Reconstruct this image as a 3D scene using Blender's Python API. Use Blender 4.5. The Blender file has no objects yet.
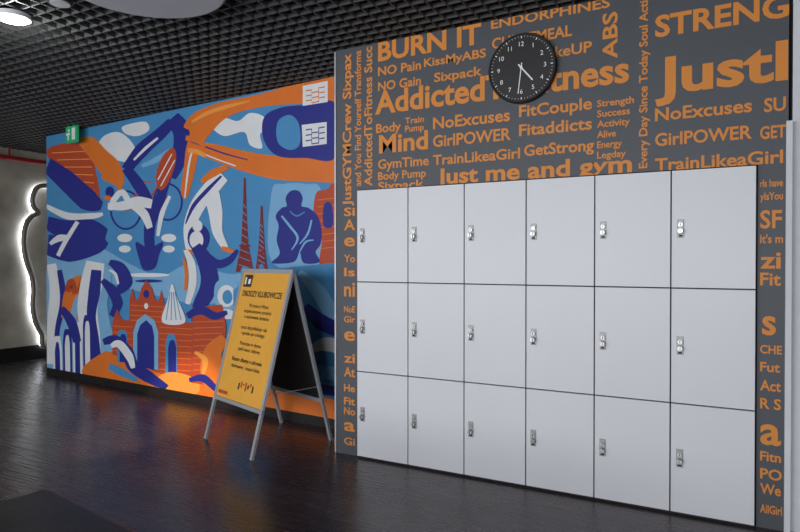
import bpy, bmesh, math
from mathutils import Vector, Matrix, Euler
sc=bpy.context.scene
sc.view_settings.view_transform='Standard'
sc.view_settings.look='None'
# ---------------- camera ----------------
F=613.0
CH=1.46
cam=bpy.data.cameras.new('camera'); co=bpy.data.objects.new('camera',cam)
sc.collection.objects.link(co); sc.camera=co
cam.sensor_width=36; cam.lens=F/800*36
co.location=(0,0,CH); co.rotation_euler=(math.radians(90-0.55),0,math.radians(28.1))
RM=co.rotation_euler.to_matrix()
def survey(px,py,P,n):
    """photo measurement -> true position on a real plane (P,n)"""
    d=RM@Vector(((px-400)/F,-(py-266)/F,-1)); o=Vector((0,0,CH))
    t=(P-o).dot(n)/d.dot(n); return o+d*t
def srgb(c):
    c=c/255; return c/12.92 if c<=.04045 else ((c+.055)/1.055)**2.4
def col(r,g,b): return (srgb(r),srgb(g),srgb(b),1)
# ---------------- materials ----------------
def mat(name,c,rough=.6,metal=0,spec=.5,noise=0,nscale=8,bump=0,emit=None,es=0):
    m=bpy.data.materials.new(name); m.use_nodes=True
    nt=m.node_tree; b=nt.nodes['Principled BSDF']
    b.inputs['Base Color'].default_value=c; b.inputs['Roughness'].default_value=rough
    b.inputs['Metallic'].default_value=metal; b.inputs['Specular IOR Level'].default_value=spec
    if noise or bump:
        tc=nt.nodes.new('ShaderNodeTexCoord'); n=nt.nodes.new('ShaderNodeTexNoise')
        n.inputs['Scale'].default_value=nscale; n.inputs['Detail'].default_value=6
        nt.links.new(tc.outputs['Object'],n.inputs['Vector'])
        if noise:
            mr=nt.nodes.new('ShaderNodeMapRange'); mr.inputs[1].default_value=.3; mr.inputs[2].default_value=.7
            mr.inputs[3].default_value=1-noise; mr.inputs[4].default_value=1+noise
            nt.links.new(n.outputs['Fac'],mr.inputs[0])
            mx=nt.nodes.new('ShaderNodeVectorMath'); mx.operation='SCALE'
            mx.inputs[0].default_value=c[:3]; nt.links.new(mr.outputs[0],mx.inputs['Scale'])
            nt.links.new(mx.outputs[0],b.inputs['Base Color'])
        if bump:
            bp=nt.nodes.new('ShaderNodeBump'); bp.inputs['Strength'].default_value=bump; bp.inputs['Distance'].default_value=.01
            nt.links.new(n.outputs['Fac'],bp.inputs['Height']); nt.links.new(bp.outputs[0],b.inputs['Normal'])
    if emit:
        b.inputs['Emission Color'].default_value=emit; b.inputs['Emission Strength'].default_value=es
    return m
def floor_mat():
    m=bpy.data.materials.new('dark_wood_planks'); m.use_nodes=True; nt=m.node_tree; b=nt.nodes['Principled BSDF']
    tc=nt.nodes.new('ShaderNodeTexCoord'); mp=nt.nodes.new('ShaderNodeMapping'); nt.links.new(tc.outputs['Object'],mp.inputs[0])
    br=nt.nodes.new('ShaderNodeTexBrick'); nt.links.new(mp.outputs[0],br.inputs['Vector'])
    br.inputs['Color1'].default_value=col(56,46,50); br.inputs['Color2'].default_value=col(70,59,62)
    br.inputs['Mortar'].default_value=col(30,25,27); br.inputs['Scale'].default_value=1
    br.inputs['Brick Width'].default_value=1.2; br.inputs['Row Height'].default_value=.15; br.inputs['Mortar Size'].default_value=.002
    br.offset=.37
    mp2=nt.nodes.new('ShaderNodeMapping'); mp2.inputs['Scale'].default_value=(1.5,22,1); nt.links.new(tc.outputs['Object'],mp2.inputs[0])
    n=nt.nodes.new('ShaderNodeTexNoise'); n.inputs['Scale'].default_value=2; n.inputs['Detail'].default_value=8; nt.links.new(mp2.outputs[0],n.inputs['Vector'])
    mr=nt.nodes.new('ShaderNodeMapRange'); mr.inputs[1].default_value=.3; mr.inputs[2].default_value=.7; mr.inputs[3].default_value=.78; mr.inputs[4].default_value=1.2
    nt.links.new(n.outputs['Fac'],mr.inputs[0])
    vm=nt.nodes.new('ShaderNodeVectorMath'); vm.operation='SCALE'; nt.links.new(br.outputs['Color'],vm.inputs[0]); nt.links.new(mr.outputs[0],vm.inputs['Scale'])
    nt.links.new(vm.outputs[0],b.inputs['Base Color'])
    mr2=nt.nodes.new('ShaderNodeMapRange'); mr2.inputs[3].default_value=.22; mr2.inputs[4].default_value=.32
    nt.links.new(n.outputs['Fac'],mr2.inputs[0]); nt.links.new(mr2.outputs[0],b.inputs['Roughness'])
    bp=nt.nodes.new('ShaderNodeBump'); bp.inputs['Strength'].default_value=.06; bp.inputs['Distance'].default_value=.003
    nt.links.new(n.outputs['Fac'],bp.inputs['Height']); nt.links.new(bp.outputs[0],b.inputs['Normal'])
    return m
M={}
M['floor']=floor_mat()
M['slate']=mat('slate_wall_print',col(68,73,79),.55,noise=.05,nscale=3)
M['concrete']=mat('raw_concrete',col(150,143,130),.85,noise=.3,nscale=2.6,bump=.6)
M['white']=mat('white_plaster',col(205,208,212),.8,noise=.03)
M['black']=mat('black_paint',col(24,24,26),.6,noise=.1)
M['grid']=mat('ceiling_grid_paint',col(66,67,67),.5,noise=.06)
M['void']=mat('ceiling_void',col(16,17,18),.9,noise=.1)
M['base']=mat('baseboard_black',col(28,26,28),.45,noise=.05)
M['door']=mat('locker_laminate',col(207,209,214),.42,noise=.015,nscale=1.5)
M['carc']=mat('locker_carcass',col(20,20,22),.6,noise=.05)
M['steel']=mat('brushed_steel',col(165,165,163),.35,.9,noise=.05,nscale=40)
M['steeld']=mat('satin_steel_plate',col(150,151,152),.5,.5,noise=.05,nscale=40)
M['disch']=mat('lamp_housing_grey',col(100,101,103),.5,noise=.03)
M['alu']=mat('aluminium_profile',col(176,179,184),.4,.35,noise=.04)
M['textor']=mat('print_orange',col(208,130,46),.6,noise=.03)
M['poster']=mat('poster_yellow',col(222,164,64),.5,noise=.03)
M['ink']=mat('poster_ink',col(60,45,25),.6,noise=.03)
M['inkw']=mat('clock_marks_white',col(225,225,225),.5,noise=.02)
M['clockf']=mat('clock_face_black',col(14,14,16),.5,noise=.05)
M['leather']=mat('black_leather',col(18,18,20),.45,noise=.1,nscale=20,bump=.3)
M['lamp']=mat('lamp_diffuser',col(240,240,240),.5,noise=.01,emit=(1,.97,.9,1),es=9)
M['disc']=mat('lamp_disc_diffuser',col(150,153,158),.5,noise=.02,emit=(.85,.9,1,1),es=.05)
M['led']=mat('led_strip',col(240,245,255),.5,noise=.01,emit=(.78,.87,1,1),es=14)
M['channel']=mat('sign_channel',col(120,112,104),.5,.3,noise=.05)
M['green']=mat('exit_sign_green',col(25,130,80),.5,noise=.02,emit=(.02,.5,.2,1),es=.2)
M['pipe']=mat('red_pipe_paint',col(150,40,35),.4,noise=.05)
MC={'B':(68,136,186),'N':(32,40,130),'O':(214,112,38),'W':(216,220,222),'R':(176,70,40),'D':(122,36,36),'L':(118,170,208),'Y':(230,150,66),'K':(22,24,50)}
for k,v in MC.items(): M['m'+k]=mat('mural_paint_'+k,col(*v),.55,noise=.04,nscale=5)
# ---------------- mesh helpers ----------------
def new_obj(name,bm,mats,parent=None,smooth=False):
    me=bpy.data.meshes.new(name); bm.normal_update(); bm.to_mesh(me); bm.free()
    for m in mats: me.materials.append(m)
    o=bpy.data.objects.new(name,me); sc.collection.objects.link(o)
    if smooth:
        for p in me.polygons: p.use_smooth=True
    if parent: o.parent=parent
    return o
def empty(name):
    e=bpy.data.objects.new(name,None); sc.collection.objects.link(e); return e
def box(bm,x0,y0,z0,x1,y1,z1,mi=0,bev=0,mx=None):
    vs=[bm.verts.new((x,y,z)) for x in(x0,x1) for y in(y0,y1) for z in(z0,z1)]
    fs=[(0,1,3,2),(4,6,7,5),(0,4,5,1),(2,3,7,6),(0,2,6,4),(1,5,7,3)]
    faces=[bm.faces.new([vs[i] for i in f]) for f in fs]
    for f in faces: f.material_index=mi
    if bev:
        es=set(e for f in faces for e in f.edges)
        r=bmesh.ops.bevel(bm,geom=list(es),offset=bev,segments=2,affect='EDGES',profile=.5)
        vs=list(set(v for f in r['faces'] for v in f.verts)|set(v for v in vs if v.is_valid))
        for f in r['faces']: f.material_index=mi
    if mx: 
        for v in vs: v.co=mx@v.co
    return vs
def cyl(bm,c,r,h,axis='Y',seg=32,mi=0,r2=None):
    R={'Y':Matrix.Rotation(math.radians(90),4,'X'),'Z':Matrix.Identity(4),'X':Matrix.Rotation(math.radians(90),4,'Y')}[axis]
    g=bmesh.ops.create_cone(bm,cap_ends=True,segments=seg,radius1=r,radius2=r if r2 is None else r2,depth=h,matrix=Matrix.Translation(c)@R)
    for f in set(f for v in g['verts'] for f in v.link_faces): f.material_index=mi
    return g['verts']
def bar(bm,a,b,w,d,mi=0,up=Vector((0,0,1))):
    a=Vector(a);b=Vector(b);t=(b-a).normalized(); s=t.cross(up).normalized(); n=s.cross(t)
    L=(b-a).length
    mx=Matrix((( s.x,n.x,t.x,a.x),(s.y,n.y,t.y,a.y),(s.z,n.z,t.z,a.z),(0,0,0,1)))
    box(bm,-w/2,-d/2,0,w/2,d/2,L,mi,0,mx)
def boxobj(name,b,m,parent=None,bev=0):
    bm=bmesh.new(); box(bm,*b,bev=bev); return new_obj(name,bm,[m],parent)
# ---------------- room shell ----------------
H=3.04
XW=-9.0; XE=3.2; YS=-4.0; YN=6.6
boxobj('floor',(XW-.2,YS-.2,-.1,XE+.2,YN+.2,0),M['floor'])
boxobj('ceiling',(XW-.2,YS-.2,H+.45,XE+.2,YN+.2,H+.55),M['void'])
boxobj('wall_west',(XW-.2,YS,0,XW,YN,H+.45),M['concrete'])
boxobj('wall_east',(XE,YS,0,XE+.2,YN,H+.45),M['white'])
boxobj('wall_far_north',(XW,YN,0,XE,YN+.2,H+.45),M['concrete'])
boxobj('baseboard_west',(XW,YS+.02,0,XW+.02,YN-.02,.21),M['base'])
bm=bmesh.new()
wins=[(-7.6,-5.0),(-4.4,-1.8),(-1.2,1.4)]
xs=XW
for a,b in wins:
    box(bm,xs,YS-.2,0,a,YS,H+.45); box(bm,a,YS-.2,0,b,YS,.5); box(bm,a,YS-.2,2.7,b,YS,H+.45); xs=b
box(bm,xs,YS-.2,0,XE,YS,H+.45)
new_obj('wall_south',bm,[M['white']])
for i,(a,b) in enumerate(wins):
    bm=bmesh.new()
    for x in (a,(a+b)/2-.02,b-.05): box(bm,x,YS-.12,.5,x+.05,YS-.06,2.7)
    box(bm,a+.05,YS-.12,.5,b-.05,YS-.06,.55); box(bm,a+.05,YS-.12,2.65,b-.05,YS-.06,2.7)
    new_obj('window_%d'%(i+1),bm,[M['alu']])
# print wall geometry values (niche houses the lockers)
DY=3.87; LX0=-2.409; LX1=.139; LZ=1.975; WX0=-2.612; WX1=.285
boxobj('trim_1',(WX0-.012,DY-.008,0,WX0,DY+.03,H-.01),M['alu'])
boxobj('wall_north_east',(WX1+.02,DY+.02,0,XE,4.3,H+.45),M['white'])
boxobj('trim_2',(WX1-.012,DY-.03,0,WX1+.018,DY-.001,2.2),M['white'],bev=.003)
# mural wall
MR=Vector((-2.966,4.401,0)); ML=Vector((-7.684,4.795,0))
mu=(MR-ML).normalized(); mn=Vector((mu.y,-mu.x,0))   # toward camera
def mframe(): 
    return Matrix(((mu.x,-mn.x,0,ML.x),(mu.y,-mn.y,0,ML.y),(0,0,1,0),(0,0,0,1)))
bm=bmesh.new(); box(bm,0,0.002,0,4.95,.16,H+.05,mx=mframe()); new_obj('wall_mural',bm,[M['black']])
MZ0=.085
bm=bmesh.new(); box(bm,.0,-.016,0,4.9,.001,MZ0,mx=mframe()); new_obj('baseboard_mural',bm,[M['base']])
# ---------------- ceiling grid ----------------
bm=bmesh.new(); s=.1
def strip_x(y,x0,x1): box(bm,x0,y-.005,H,x1,y+.005,H+.035)
def strip_y(x,y0,y1): box(bm,x-.005,y0,H,x+.005,y1,H+.035)
y=-3.9
while y<6.5: strip_x(y,XW+.01,XE-.01); y+=s
x=XW+.06
while x<XE: strip_y(x,YS+.01,YN-.01); x+=s
new_obj('ceiling_grid',bm,[M['grid']])
# ---------------- mural ----------------
mP=ML.copy(); mN=mn
Minv=mframe().inverted()
def spl(pts,n=6):
    out=[]; N=len(pts)
    for i in range(N):
        p0,p1,p2,p3=[Vector(pts[(i+k)%N]) for k in(-1,0,1,2)]
        for j in range(n):
            t=j/n
            out.append(.5*((2*p1)+(-p0+p2)*t+(2*p0-5*p1+4*p2-p3)*t*t+(-p0+3*p1-3*p2+p3)*t**3))
    return out
mb=bmesh.new(); mkeys=list(MC.keys()); layer=[0]
def mpoly(pts,c,smooth=True):
    layer[0]+=1
    pts=[Vector(p) for p in (spl(pts) if smooth else pts)]
    vs=[];last=None
    for p in pts:
        w=Minv@survey(p.x,p.y,mP,mN)
        u=min(max(w.x,0.0),4.9); v=min(max(w.z,MZ0),H)
        if last and (Vector((u,v))-last).length<.001: continue
        last=Vector((u,v)); vs.append(mb.verts.new(mframe()@Vector((u,-.00006*layer[0],v))))
    if len(vs)<3: return
    try:
        f=mb.faces.new(vs); f.material_index=mkeys.index(c); f.normal_update()
        if f.normal.dot(mn)<0: f.normal_flip()
        bmesh.ops.triangulate(mb,faces=[f],ngon_method='EAR_CLIP')
    except Exception as e: print('poly',e)
def mell(cx,cy,rx,ry,c,n=20,rot=0):
    r=math.radians(rot)
    mpoly([(cx+rx*math.cos(a)*math.cos(r)-ry*math.sin(a)*math.sin(r),cy+rx*math.cos(a)*math.sin(r)+ry*math.sin(a)*math.cos(r)) for a in [2*math.pi*i/n for i in range(n)]],c,False)
def mline(pts,w,c,smooth=False):
    P=[Vector(p) for p in pts]
    Lf=[];Rt=[]
    for i,p in enumerate(P):
        t=(P[min(i+1,len(P)-1)]-P[max(i-1,0)]).normalized(); n=Vector((-t.y,t.x))*w/2
        Lf.append(p+n);Rt.append(p-n)
    mpoly(Lf+Rt[::-1],c,False)
def limb(pts,ws,c):
    "tapering limb: centreline + widths"
    P=[Vector(p) for p in pts]; Q=[];Wd=[]
    for i in range(len(P)-1):
        p0=P[max(i-1,0)];p1=P[i];p2=P[i+1];p3=P[min(i+2,len(P)-1)]
        for j in range(6):
            t=j/6; Q.append(.5*((2*p1)+(-p0+p2)*t+(2*p0-5*p1+4*p2-p3)*t*t+(-p0+3*p1-3*p2+p3)*t**3)); Wd.append(ws[i]*(1-t)+ws[i+1]*t)
    Q.append(P[-1]); Wd.append(ws[-1]); Lf=[];Rt=[]
    for i,p in enumerate(Q):
        t=(Q[min(i+1,len(Q)-1)]-Q[max(i-1,0)]).normalized(); n=Vector((-t.y,t.x))*Wd[i]/2
        Lf.append(p+n);Rt.append(p-n)
    mpoly(Lf+Rt[::-1],c,False)
def ring(cx,cy,rx,ry,w,c,inner):
    mell(cx,cy,rx,ry,c,28); mell(cx,cy,rx-w,ry-w,inner,28)
mpoly([(20,120),(400,40),(400,440),(20,400)],'B',False)
mpoly([(46,250),(90,244),(130,264),(160,276),(190,264),(230,274),(262,270),(240,296),(200,304),(150,294),(110,283),(70,270),(46,274)],'L')
# clouds
mpoly([(98,146),(104,136),(118,132),(130,140),(136,152),(130,162),(116,160),(104,156)],'W')
mpoly([(212,126),(224,118),(238,121),(250,113),(264,117),(268,130),(260,134),(262,148),(250,145),(244,132),(224,136)],'W')
mpoly([(122,127),(134,123),(146,122),(149,130),(138,136),(126,134)],'W')
# upper-left
mpoly([(47,150),(60,144),(76,143),(90,152),(96,172),(100,204),(84,192),(62,172),(50,160)],'R')
for i in range(6): mline([(52+i*5,153+i*7),(90+i,151+i*8)],.9,'Y')
mpoly([(78,141),(92,137),(106,150),(120,164),(124,184),(112,184),(100,172),(90,158)],'O')
limb([(46,164),(66,180),(88,200),(102,206)],[14,20,22,8],'N')
limb([(46,206),(68,216),(92,216),(103,214)],[4,7,6,3],'W')
limb([(46,222),(66,230),(90,232),(106,236)],[12,20,26,14],'N')
limb([(46,244),(70,250),(96,246),(106,240)],[20,24,16,8],'N')
limb([(50,244),(60,238),(74,238)],[3,7,3],'W')
limb([(58,256),(66,242),(78,222)],[4,6,5],'W')
limb([(62,257),(70,243),(81,224)],[4,5,4],'N')
# cyclist : wheels, frame, navy rider
ring(126,210,16,20,2,'N','B'); ring(168,202,15,19,2,'N','B')
mline([(126,210),(144,182),(160,182),(146,206),(126,210)],2,'R'); mline([(144,182),(146,206)],1.6,'R'); mline([(156,176),(168,202)],2,'R')
limb([(126,170),(142,150),(160,134),(172,122)],[10,14,12,10],'N')
limb([(172,118),(182,132),(180,156),(172,178)],[16,18,16,8],'N')
limb([(126,168),(138,184),(148,202),(150,222)],[9,12,11,8],'N')
limb([(168,176),(160,200),(150,226),(150,250)],[8,10,11,10],'N')
limb([(142,166),(156,160),(170,150)],[3,6,3],'L')
limb([(134,160),(146,148),(158,138)],[2,3,2],'W')
limb([(170,196),(162,214),(158,236)],[3,5,3],'W')
mpoly([(156,176),(163,156),(174,148),(176,162),(168,184),(160,190)],'R')
mline([(158,180),(172,154)],1.1,'W'); mline([(161,186),(175,160)],1.1,'W')
# white arms
limb([(108,206),(122,206),(138,202),(152,204)],[6,9,11,9],'W')
limb([(110,210),(114,200),(122,192),(128,200)],[4,6,6,6],'W')
limb([(132,204),(144,214),(150,228)],[8,9,6],'W')
mell(110,192,4.5,5.5,'N'); mell(108,198,3.5,2.5,'O')
limb([(104,180),(112,170),(120,178),(119,190)],[7,9,8,4],'O')
# pedestal
mpoly([(136,242),(149,248),(163,242),(159,256),(155,268),(144,270),(139,258)],'N')
for cx in(125,169):
    mell(cx,238,7.5,4.2,'W'); mell(cx,249,6,3.6,'W')
mell(148,275,22,2.0,'W'); mell(149,281,14,1.6,'N')
# big orange arms
mpoly([(336,76),(336,104),(296,104),(256,108),(228,117),(212,132),(200,150),(194,176),(187,198),(181,192),(184,168),(186,150),(190,132),(184,126),(196,112),(222,102),(256,95),(300,83)],'O')
limb([(192,122),(208,113),(226,107),(250,101)],[2,4,4,1],'Y')
limb([(185,198),(187,180),(190,160),(196,140)],[1,2,2,1],'W')
limb([(189,145),(214,152),(244,161),(280,168),(336,170)],[8,16,20,24,26],'O')
limb([(190,141),(206,147),(226,154),(248,160)],[1.5,1.5,1.5,1],'N'); limb([(196,150),(214,158),(236,166)],[1.2,1.2,1.2],'W')
limb([(186,138),(196,140),(206,146)],[5,6,4],'O'); limb([(188,150),(198,152),(206,156)],[4,5,4],'Y')
mpoly([(264,118),(280,108),(306,105),(336,104),(336,157),(306,158),(278,156),(264,140)],'N')
mpoly([(278,122),(290,115),(299,124),(300,144),(290,150),(278,142)],'B')
mpoly([(303,86),(328,81),(328,102),(303,106)],'W',False)
for i in range(3): mline([(306,91+i*5),(312,90+i*5),(312,93+i*5),(319,91.5+i*5),(319,88+i*5),(325,87+i*5)],1.3,'O')
mpoly([(302,125),(327,122),(327,144),(303,147)],'W',False)
for i in range(3): mline([(306,130+i*5.5),(312,129+i*5.5),(312,133+i*5.5),(319,132+i*5.5),(319,128+i*5.5),(325,127+i*5.5)],1.3,'N')
# crouching athlete
mpoly([(272,192),(284,184),(306,184),(322,192),(322,262),(272,262)],'L')
mpoly([(316,194),(326,190),(336,188),(336,264),(320,264),(322,240),(314,222)],'R')
for k in range(8): mline([(318,200+k*7),(336,198+k*7)],.9,'O')
mpoly([(324,206),(330,202),(333,210),(333,226),(324,226)],'N')
mpoly([(287,206),(286,198),(291,191),(299,191),(303,198),(302,206),(309,208),(318,216),(322,230),(321,244),(316,252),(320,262),(304,263),(300,252),(294,262),(272,263),(280,254),(277,240),(279,226),(276,216),(282,208)],'N')
limb([(282,216),(290,226),(298,238),(292,250)],[2,2.5,2.5,1],'L'); limb([(312,220),(308,234),(300,244)],[1.6,2.2,1],'L')
limb([(290,211),(297,216),(305,212)],[1,1.6,1],'B'); limb([(300,252),(306,242),(314,240)],[1,2,1],'L')
# lattice towers
for (x,t,b,w) in ((245,178,272,9),(262,206,270,6)):
    mpoly([(x-.9,t),(x+.9,t),(x+2,t+(b-t)*.4),(x+3.5,t+(b-t)*.7),(x+w,b),(x-w,b),(x-3.5,t+(b-t)*.7),(x-2,t+(b-t)*.4)],'D',False)
    for k in range(9):
        q=.28+.08*k; yy=t+(b-t)*q; ww=1.2+(w-2)*q**1.6
        mline([(x-ww*.8,yy),(x+ww*.8,yy+4)],.9,'B')
    mell(x,b,w*.45,6,'B')
    mline([(x-w*.6,t+(b-t)*.72),(x+w*.6,t+(b-t)*.72)],2,'D')
# white runner
limb([(190,250),(190,228),(198,206),(212,188),(224,176)],[7,12,15,16,12],'W')
limb([(212,194),(216,212),(218,232),(226,248)],[16,14,10,6],'W')
limb([(186,224),(194,206),(208,190),(222,176)],[1,4,4,2],'N')
limb([(202,182),(214,173),(228,167)],[4,8,5],'O')
limb([(222,248),(229,250),(235,252)],[4,5,2],'O'); limb([(184,250),(190,252),(196,251)],[3,5,3],'O')
# dancer navy
mell(199,238,11,14,'N'); mell(197,240,7,9,'W'); mell(198,226,5,6,'W')
limb([(196,246),(206,262),(210,284),(200,306),(196,322)],[10,16,18,14,8],'N')
limb([(186,250),(192,264),(193,284),(188,304)],[4,8,8,5],'W')
limb([(184,258),(187,272),(186,290)],[2,4,3],'O')
limb([(206,256),(218,264),(230,260),(238,250)],[8,9,7,3],'N')
mpoly([(216,284),(228,278),(240,286),(240,302),(228,312),(216,304)],'L')
mell(227,296,9,11,'W'); mell(228,297,5,7,'B')
limb([(204,310),(214,316),(228,314),(240,318)],[5,10,10,5],'W')
# lower-left fluid legs
mpoly([(47,270),(60,264),(84,262),(104,260),(112,278),(108,306),(116,340),(132,372),(150,392),(47,380)],'L')
limb([(52,264),(56,290),(53,320),(51,364)],[9,12,10,8],'W')
limb([(60,270),(64,300),(58,330),(56,366)],[5,7,5,5],'N')
limb([(66,318),(70,296),(80,282),(84,300),(80,320)],[8,12,14,10,6],'O')
limb([(68,292),(72,282),(76,294)],[6,8,5],'R')
limb([(96,262),(92,284),(88,310),(92,340),(92,372)],[18,22,20,18,18],'W')
limb([(97,270),(95,292),(92,316),(96,342),(98,372)],[10,12,9,8,10],'N')
for i in range(4):
    x=54+i*10; t=336-i*7
    limb([(x+4,t),(x+4,t+12),(x+4.5,374)],[5,9,9],'W' if i%2==0 else 'N')
    limb([(x+4,t+6),(x+4,t+16),(x+4.5,374)],[2,5,5],'N' if i%2==0 else 'W')
limb([(62,308),(72,322),(78,342)],[6,10,8],'N')
limb([(103,280),(112,290),(118,304),(112,316)],[5,10,10,5],'N')
limb([(110,262),(120,268),(126,282),(118,292)],[5,12,14,6],'N')
limb([(110,270),(116,274),(119,284)],[2,3,2],'W')
# ground, gate
mpoly([(104,352),(130,360),(160,368),(196,376),(240,384),(345,402),(345,425),(100,385)],'O')
g0=[(113,354),(113,322),(115,316),(118,309),(121,317),(124,320),(130,320),(130,300),(133,288),(136,300),(139,299),(142,288),(147,280),(153,289),(156,300),(159,301),(162,290),(165,302),(166,320),(173,321),(177,310),(181,321),(193,323),(194,384),(180,381)]
mpoly(g0,'R',False)
for k in range(6): mline([(114,326+k*6),(133,327+k*6)],.8,'O')
for k in range(4): mline([(131,305+k*5),(165,307+k*5)],.8,'O')
for k in range(9): mline([(160,327+k*6),(193,329+k*6)],.8,'O')
limb([(123,362),(123,336),(123,330)],[10,10,5],'B'); limb([(124,362),(124,340),(124,334)],[7,7,3],'N')
mpoly([(134,364),(134,332),(138,320),(146,314),(155,320),(159,332),(159,370)],'L',False)
mpoly([(138,366),(138,334),(141,325),(147,320),(153,326),(155,336),(155,370)],'N',False)
limb([(172,378),(172,344),(172,334)],[12,11,5],'B'); limb([(173,378),(173,348),(173,340)],[8,8,3],'N')
mell(147,294,3,4,'N'); mell(147,306,2,3,'W')
mpoly([(160,376),(176,372),(198,380),(196,394),(158,388)],'Y')
# shower-like fountain
mpoly([(163,322),(169,298),(173,284),(178,298),(186,322)],'W')
for k in range(4): mline([(167+k*5,320),(171+k*1.6,292)],.9,'B')
# wave swirl statue
limb([(104,342),(116,340),(128,352),(134,366),(148,376),(168,388)],[6,10,12,12,12,6],'N')
limb([(112,346),(120,344),(130,356),(134,368)],[4,8,8,4],'W')
limb([(110,366),(122,372),(138,380)],[6,8,4],'B')
# brick leg, right foot
limb([(208,306),(210,330),(206,356),(202,384)],[30,34,28,20],'R')
for k in range(10): mline([(194,322+k*6),(225-k,321+k*6)],.8,'O')
limb([(188,316),(202,310),(216,316),(228,312)],[6,9,8,4],'N')
limb([(226,338),(214,352),(214,372),(222,390)],[10,18,26,26],'O')
limb([(190,380),(204,378),(216,388),(226,396)],[4,8,6,3],'N')
limb([(196,352),(206,360),(204,374)],[3,6,3],'Y')
# behind / right of the sign
mpoly([(234,290),(262,270),(345,262),(345,388),(300,380),(236,372)],'B',False)
limb([(300,272),(318,290),(332,312),(345,330)],[6,14,16,14],'L')
limb([(306,306),(322,322),(345,332)],[8,16,14],'N')
limb([(310,350),(326,344),(345,348)],[5,14,14],'W')
limb([(300,368),(324,372),(345,374)],[8,14,12],'L')
limb([(250,376),(300,386),(345,392)],[10,10,10],'N')
new_obj('wall_mural_painting',mb,[M['m'+k] for k in mkeys])
# ---------------- printed words ----------------
def text_mesh(s,off=.018):
    c=bpy.data.curves.new('t','FONT'); c.body=s; c.size=1; c.offset=off; c.resolution_u=3
    o=bpy.data.objects.new('t',c); sc.collection.objects.link(o)
    bpy.context.view_layer.update()
    me=bpy.data.meshes.new_from_object(o.evaluated_get(bpy.context.evaluated_depsgraph_get()))
    bpy.data.objects.remove(o); bpy.data.curves.remove(c); return me
_h=text_mesh('H',0); CAP=max(v.co.y for v in _h.vertices)
def add_text(bm,s,org,ux,uy,width,cap,mi=0,off=.018,center=False):
    me=text_mesh(s,off)
    if not me.vertices: return
    x0=min(v.co.x for v in me.vertices); x1=max(v.co.x for v in me.vertices)
    sx=(width/(x1-x0)) if width else cap/CAP; sy=cap/CAP
    sh=-(x1-x0)*sx/2 if center else 0
    vs=[bm.verts.new(org+ux*((v.co.x-x0)*sx+sh)+uy*(v.co.y*sy)) for v in me.vertices]
    for p in me.polygons:
        try:
            f=bm.faces.new([vs[i] for i in p.vertices]); f.material_index=mi
        except ValueError: pass
    bpy.data.meshes.remove(me)
WP=Vector((0,DY-.0015,0)); WN=Vector((0,-1,0))
UX=Vector((1,0,0)); UZ=Vector((0,0,1))
g=.006
tw,te,tt=bmesh.new(),bmesh.new(),bmesh.new()
box(tw,WX0,DY,0,LX0-g,4.3,H); box(te,LX1+g,DY,0,WX1,4.3,H); box(tt,LX0-g,DY,LZ+g,LX1+g,4.3,H)
def pick(a):
    if a.x<LX0-.005 : return tw
    if a.x>LX1: return te
    return tt
def wt(s,x0,y0,x1,cap,off=.022):
    a=survey(x0,y0,WP,WN); b=survey(x1,y0,WP,WN); c=survey(x0,y0-cap,WP,WN)
    add_text(pick(a),s,a,UX,UZ,b.x-a.x,c.z-a.z,1,off)
def wv(s,x,y0,y1,cap,off=.022): # reads upward, x= baseline
    a=survey(x,y0,WP,WN); b=survey(x,y1,WP,WN); c=survey(x-cap,y0,WP,WN)
    add_text(pick(a),s,a,UZ,-UX,b.z-a.z,a.x-c.x,1,off)
wt('BURN IT',378,61,481,18,.03)
wt('ENDORPHINES',491,29,610,9)
wt('CHEATMEAL',492,49,572,10)
wt('KissMyABS',424,67,486,8)
wt('NO Pain',378,76,421,8.5); wt('NO Gain',378,91,421,8.5)
wt('Sixpack',434,82,482,8.5)
wt('WakeUP',530,61,592,10)
wt('AddictedToFitness',375,114,629,21,.028)
wt('Body',376,133,401,8.5); wt('Train',405,124,424,6); wt('Pump',405,132,424,6)
wt('NoExcuses',433,129,510,11); wt('FitCouple',519,117,592,11)
wt('Mind',379,153,428,17,.028)
wt('GirlPOWER',433,147,511,11); wt('Fitaddicts',519,136,592,11)
wt('GymTime',378,169,429,9); wt('TrainLikeaGirl',433,165,520,9.5); wt('GetStrong',524,156,594,10.5)
wt('Body Pump',378,180,426,7.5); wt('Sixpack',378,190,424,7.5)
wt('Just me and gym',437,184,632,14.5,.028)
for i,s in enumerate(['Strength','Success','Activity','Alive','Energy','Legday']):
    wt(s,597,107+i*10.3,[634,630,630,616,622,626][i],6.5)
wv('ABS',617,58,11,14)
wv('JustGYMCrew Sixpax',351,206,53,8)
wv('and You Find Yourself Transforma',361,186,50,6)
wv('AddictedToFitness Succ',372,186,46,7.5)
wv('Every Day Since Today Soul Acti',647,168,0,8)
wt('STRENG',655,37,789,20,.028)
wt('JustI',655,94,788,34,.028)
wt('NoExcuses',655,121,752,12); wt('SU',764,112,786,13)
wt('GirlPOWER',655,146,752,12); wt('GET',760,139,786,12)
wt('TrainLikeaGirl',655,171,783,12)
for s,x0,y,x1,c in [('rls have',760,187,783,7),('yIsYou',760,200,783,7),('SF',760,228,782,17),("It's m",760,243,783,8),('zi',760,268,781,16),('Fit',760,285,781,12),
    ('s',762,334,776,26),('CHE',760,353,782,8),('Fut',760,371,780,9),('Act',760,390,781,10),('R S',760,408,781,10),('a',760,443,781,28),('Fitn',760,460,781,9),('PO',760,478,782,10),('We',760,493,781,10),('AllGirl',760,512,782,8)]:
    wt(s,x0,y,x1,c)
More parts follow.
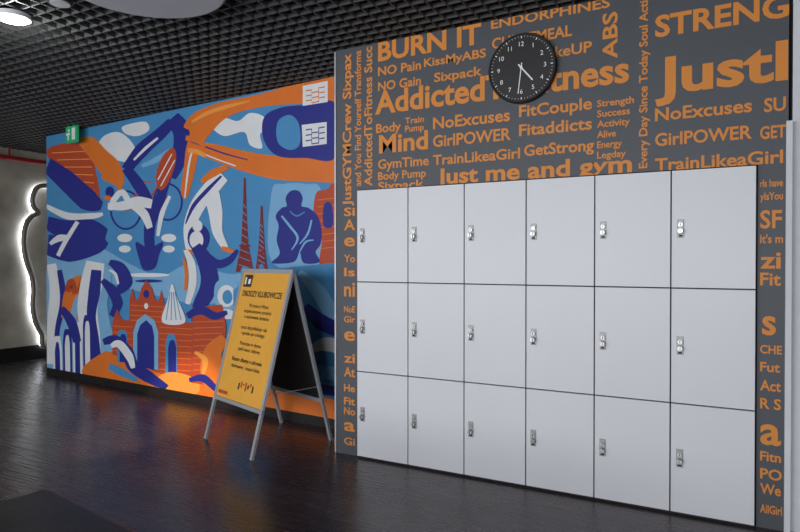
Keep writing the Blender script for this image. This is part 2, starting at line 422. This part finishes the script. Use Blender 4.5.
for s,y,c in [('Si',216,8),('A',230,10),('e',246,12),('Yo',262,7),('Is',276,8),('ni',296,14),('NoE',312,6),('Gir',322,6),('e',340,13),('zi',362,9),('At',376,9),('He',391,7),('Fit',404,7),('No',414,7),('a',430,12),('Gi',444,7)]:
    wt(s,344,y,355,c)
# trim the print at the niche edges and the ceiling
for v in tt.verts: v.co.z=min(max(v.co.z,LZ+g),H)
for v in tw.verts: v.co.x=min(v.co.x,LX0-g)
for v in te.verts: v.co.x=min(max(v.co.x,LX1+g),WX1)
for v in tt.verts: v.co.x=min(v.co.x,WX1)
new_obj('wall_print_west',tw,[M['slate'],M['textor']]); new_obj('wall_print_east',te,[M['slate'],M['textor']]); new_obj('wall_print_top',tt,[M['slate'],M['textor']])
boxobj('wall_niche_back',(LX0-g,4.27,0,LX1+g,4.3,LZ+g),M['slate'])
# ---------------- lockers ----------------
lk=empty('locker_cabinet')
LY=3.835
bm=bmesh.new(); box(bm,LX0,LY+.022,.0,LX1,4.26,LZ); new_obj('carcass',bm,[M['carc']],lk)
zr=[0.012,.640,1.300,LZ]; cw=(LX1-LX0)/6; gp=.0035
bm=bmesh.new()
for c in range(6):
    for r in range(3):
        box(bm,LX0+c*cw+gp,LY,zr[r]+gp,LX0+(c+1)*cw-gp,LY+.02,zr[r+1]-gp,bev=.002)
new_obj('doors',bm,[M['door']],lk)
bm=bmesh.new()
for c in range(6):
    for r in range(3):
        x=LX0+c*cw+.05; z=(zr[r]+zr[r+1])/2
        box(bm,x-.018,LY-.005,z-.05,x+.018,LY+.001,z+.054,mi=2,bev=.002)
        cyl(bm,(x,LY-.010,z+.024),.012,.012,mi=0,seg=20)
        cyl(bm,(x,LY-.018,z-.012),.016,.028,mi=0,seg=20,r2=.014)
        box(bm,x-.003,LY-.042,z-.024,x+.003,LY-.032,z+.0,bev=.001)
        box(bm,x-.002,LY-.018,z+.016,x+.002,LY-.0165,z+.032,mi=1)
        box(bm,x-.010,LY-.0065,z-.044,x+.010,LY-.0052,z-.032,mi=1)
new_obj('coin_locks',bm,[M['steel'],M['carc'],M['steeld']],lk)
# ---------------- clock ----------------
ck=empty('wall_clock'); cx,cz=-1.166,2.689; R=.222
bm=bmesh.new()
cyl(bm,(cx,DY-.022,cz),R,.036,seg=72,r2=R*.985)
new_obj('case',bm,[M['clockf']],ck)
bm=bmesh.new()
prof=[(R-.014,.04),(R-.012,.048),(R-.004,.048),(R,.04)]
ringv=[[bm.verts.new((cx+r*math.cos(2*math.pi*k/72),DY-h,cz+r*math.sin(2*math.pi*k/72))) for r,h in prof] for k in range(72)]
for k in range(72):
    for j in range(3): bm.faces.new([ringv[k][j],ringv[k][j+1],ringv[(k+1)%72][j+1],ringv[(k+1)%72][j]])
new_obj('rim',bm,[M['black']],ck,True)
bm=bmesh.new(); fy=DY-.0412
for k in range(60):
    a=2*math.pi*k/60; L=.014 if k%5==0 else .007
    d=Vector((math.sin(a),0,math.cos(a))); t=Vector((math.cos(a),0,-math.sin(a))); w=.003 if k%5==0 else .0012
    o=Vector((cx,fy,cz)); r1=R-.02
    bm.faces.new([bm.verts.new(o+d*r1+t*w),bm.verts.new(o+d*r1-t*w),bm.verts.new(o+d*(r1-L)-t*w),bm.verts.new(o+d*(r1-L)+t*w)])
for k in range(1,13):
    a=2*math.pi*k/12
    add_text(bm,str(k),Vector((cx+.152*math.sin(a),fy,cz+.152*math.cos(a)-.014)),UX,UZ,None,.028,0,.0,True)
new_obj('dial_marks',bm,[M['inkw']],ck)
bm=bmesh.new()
def hand(ang,L,w,yo):
    a=math.radians(ang); d=Vector((math.sin(a),0,math.cos(a))); o=Vector((cx,DY-yo,cz))
    bar(bm,o-d*.03,o+d*L,w,.002,up=Vector((0,1,0)))
hand(140,.115,.009,.044); hand(187,.165,.006,.0455)
cyl(bm,(cx,DY-.046,cz),.009,.004,seg=20)
new_obj('hands',bm,[M['inkw']],ck)
# ---------------- A-frame board ----------------
af=empty('a_frame_poster_stand')
A=Vector((-3.765,3.66,0)); B=Vector((-3.041,3.418,0)); du=(B-A).normalized(); W=(B-A).length
dn=Vector((-du.y,du.x,0)); lean=.36; ZT=1.385
def fp(u,z,off=0): # front sheet
    nrm=(Vector((0,0,1))*lean/ZT - dn).normalized()
    return A+du*u+dn*(lean*z/ZT)+Vector((0,0,z))+nrm*off
def bp_(u,z,off=0):
    nrm=(Vector((0,0,1))*lean/ZT + dn).normalized()
    return A+du*u+dn*(2*lean-lean*z/ZT)+Vector((0,0,z))+nrm*off
bm=bmesh.new()
for f,o in((fp,-dn),(bp_,dn)):
    bar(bm,f(.015,0.0),f(.015,ZT),.03,.02,up=dn); bar(bm,f(W-.015,0.0),f(W-.015,ZT),.03,.02,up=dn)
    bar(bm,f(0,ZT-.015),f(W,ZT-.015),.02,.034,up=UZ); bar(bm,f(0,.335),f(W,.335),.02,.03,up=UZ)
for u in(.03,W-.03): bar(bm,fp(u,.45),bp_(u,.45),.012,.004)
new_obj('frame',bm,[M['alu']],af)
def quad(bm,f,u0,z0,u1,z1,off,mi=0):
    fc=bm.faces.new([bm.verts.new(f(*p,off)) for p in((u0,z0),(u1,z0),(u1,z1),(u0,z1))]); fc.material_index=mi
bm=bmesh.new()
quad(bm,fp,.03,.35,W-.03,ZT-.03,.003); quad(bm,fp,.03,.35,W-.03,ZT-.03,-.003,1)
quad(bm,bp_,.03,.35,W-.03,ZT-.03,.003,1); quad(bm,bp_,.03,.35,W-.03,ZT-.03,-.003,1)
new_obj('poster_panels',bm,[M['poster'],M['black']],af)
bm=bmesh.new()
pz=(fp(0,1)-fp(0,0)).normalized()
lines=[('DRODZY KLUBOWICZE',1.16,.60,.046,.02),
('W trosce o Wasze',1.075,.30,.028,.01),('bezpieczenstwo prosimy',1.03,.42,.028,.01),('o zachowanie dystansu',.985,.38,.028,.01),
('oraz dezynfekcje rak',.90,.40,.028,.012),('i sprzetu po treningu',.855,.36,.028,.012),
('Pozostan w domu',.775,.32,.028,.01),('jesli masz objawy',.73,.34,.028,.01),
('Razem dbamy o zdrowie',.645,.46,.032,.018),('dziekujemy - zespol klubu',.595,.44,.026,.01)]
for s,z,w,c,o in lines: add_text(bm,s,fp(W/2,z,.005),du,pz,w,c,0,o,True)
quad(bm,fp,.06,1.235,.19,1.335,.005); quad(bm,fp,.075,1.255,.10,1.315,.006,1); quad(bm,fp,.13,1.26,.17,1.30,.006,1)
for i in range(7): quad(bm,fp,.34+i*.035,.44+.02*(i%3),.36+i*.035,.49+.015*(i%2),.005,2 if i%2 else 0)
quad(bm,fp,.05,.375,.2,.40,.005,2)
new_obj('poster_print',bm,[M['ink'],M['inkw'],M['mR']],af)
# ---------------- bench ----------------
be=empty('upholstered_bench')
mx=Matrix.Translation((-2.68,1.67,0))@Matrix.Rotation(math.radians(-8),4,'Z')
bm=bmesh.new(); box(bm,-.0,-.62,.33,1.5,0,.45,bev=.035,mx=mx); new_obj('cushion',bm,[M['leather']],be,True)
bm=bmesh.new(); box(bm,.03,-.59,.27,1.47,-.03,.325,mx=mx)
for x in(.05,1.40):
    for y in(-.57,-.1): box(bm,x,y,0,x+.05,y+.05,.27,mx=mx)
new_obj('base_frame',bm,[M['black']],be)
# ---------------- ceiling fittings ----------------
def csurvey(px,py,z): return survey(px,py,Vector((0,0,z)),Vector((0,0,1)))
p=csurvey(13,18,H-.03)
dl=empty('round_ceiling_lamp')
bm=bmesh.new(); cyl(bm,(p.x,p.y,H-.022),.10,.03,'Z',40); new_obj('housing',bm,[M['white']],dl)
bm=bmesh.new(); cyl(bm,(p.x,p.y,H-.04),.085,.008,'Z',40); new_obj('diffuser',bm,[M['lamp']],dl)
p2=csurvey(60,2,H-.03)
dl=empty('round_ceiling_lamp')
bm=bmesh.new(); cyl(bm,(p2.x,p2.y,H-.022),.07,.03,'Z',40); new_obj('housing',bm,[M['black']],dl)
bm=bmesh.new(); cyl(bm,(p2.x,p2.y,H-.04),.055,.008,'Z',40); new_obj('diffuser',bm,[M['disc']],dl)
c,s_=math.cos(math.radians(28.1)),math.sin(math.radians(28.1))
X,Z=-1.45,3.46; px_,py_=c*X-s_*Z, s_*X+c*Z
dl=empty('disc_ceiling_lamp')
bm=bmesh.new(); cyl(bm,(px_,py_,H-.02),.46,.035,'Z',80); new_obj('housing',bm,[M['disch']],dl)
bm=bmesh.new(); cyl(bm,(px_,py_,H-.042),.445,.008,'Z',80); new_obj('diffuser',bm,[M['disc']],dl)
# exit sign
p3=survey(71,134,ML+mn*.15,mn)
ex=empty('emergency_exit_sign')
fr=Matrix(((mu.x,-mn.x,0,p3.x),(mu.y,-mn.y,0,p3.y),(0,0,1,p3.z),(0,0,0,1)))
bm=bmesh.new(); box(bm,-.12,0,-.10,.12,.03,.10,bev=.004,mx=fr); box(bm,-.015,.005,.10,.015,.025,H-p3.z,mx=fr); new_obj('panel',bm,[M['green']],ex)
bm=bmesh.new()
box(bm,.02,-.003,-.07,.09,-.001,.07,mx=fr); box(bm,-.10,-.003,-.012,-.02,-.001,.016,mx=fr)
box(bm,-.07,-.003,-.07,-.045,-.001,-.01,mx=fr)
hd=cyl(bm,(-.045,-.002,.045),.018,.002,seg=16)
for v in hd: v.co=fr@v.co
new_obj('pictogram',bm,[M['inkw']],ex)
# ---------------- LED figure sign on the concrete wall ----------------
sg=empty('illuminated_figure_sign')
WWP=Vector((XW,0,0)); WWN=Vector((1,0,0))
half=[(40,186),(33,189),(29,198),(30,207),(35,213),(28,217),(22,226),(20,244),(23,262),(28,276),(30,290),(29,306),(32,322),(38,334),(40,346)]
ctr=survey(46,260,WWP,WWN).y
pts=[survey(a,b,WWP,WWN) for a,b in half]
L=[(q.y,q.z) for q in pts]
Lf=spl([(a,b) for a,b in L]+[(2*ctr-a,b) for a,b in L[::-1]],5)
def tube(name,pl,x,r,m):
    cu=bpy.data.curves.new(name,'CURVE'); cu.dimensions='3D'; cu.bevel_depth=r; cu.bevel_resolution=3
    sp=cu.splines.new('POLY'); sp.points.add(len(pl)-1)
    for i,q in enumerate(pl): sp.points[i].co=(x,q[0],q[1],1)
    sp.use_cyclic_u=True
    o=bpy.data.objects.new(name,cu); sc.collection.objects.link(o); o.parent=sg; o.data.materials.append(m)
tube('led_tube',Lf,XW+.03,.012,M['led'])
tube('channel_outline',Lf,XW+.085,.035,M['channel'])
# red pipe hung from the ceiling beside the concrete wall
bm=bmesh.new(); zp=survey(20,161,WWP,WWN).z; cyl(bm,(XW+.12,1.3,zp),.035,9.6,'Y',16)
for yy in(-3,-1,1,3,5): box(bm,XW+.11,yy,zp,XW+.13,yy+.02,H+.45)
new_obj('red_pipe',bm,[M['pipe']])
# ---------------- lights ----------------
w=bpy.data.worlds.new('world'); sc.world=w; w.use_nodes=True
w.node_tree.nodes['Background'].inputs[0].default_value=(.65,.78,1,1); w.node_tree.nodes['Background'].inputs[1].default_value=1.0
def area(name,loc,rot,sx,sy,e,c):
    l=bpy.data.lights.new(name,'AREA'); l.shape='RECTANGLE'; l.size=sx; l.size_y=sy; l.energy=e; l.color=c
    o=bpy.data.objects.new(name,l); sc.collection.objects.link(o); o.location=loc; o.rotation_euler=[math.radians(a) for a in rot]; return o
for i,(a,b) in enumerate(wins):
    area('window_daylight',((a+b)/2,YS-.25,1.6),(90,0,0),b-a,2.2,[205,195,190][i],(.98,.98,1))
def spot(name,loc,tgt,e,ang,blend,c,r=.05):
    l=bpy.data.lights.new(name,'SPOT'); l.energy=e; l.spot_size=math.radians(ang); l.spot_blend=blend; l.color=c; l.shadow_soft_size=r
    o=bpy.data.objects.new(name,l); sc.collection.objects.link(o); o.location=loc
    o.rotation_euler=(Vector(tgt)-Vector(loc)).to_track_quat('-Z','Y').to_euler()
spot('sun_patch_spot',(-1.9,-2.5,2.8),(-4.75,4.1,.0),2600,10,.5,(1,.8,.55))  # added unseen spot, stands in for sunlight on mural foot and floor
l=bpy.data.lights.new('lamp_glow','POINT'); l.energy=12; l.shadow_soft_size=.08; o=bpy.data.objects.new('lamp_glow',l); sc.collection.objects.link(o); o.location=(p.x,p.y,H-.15)
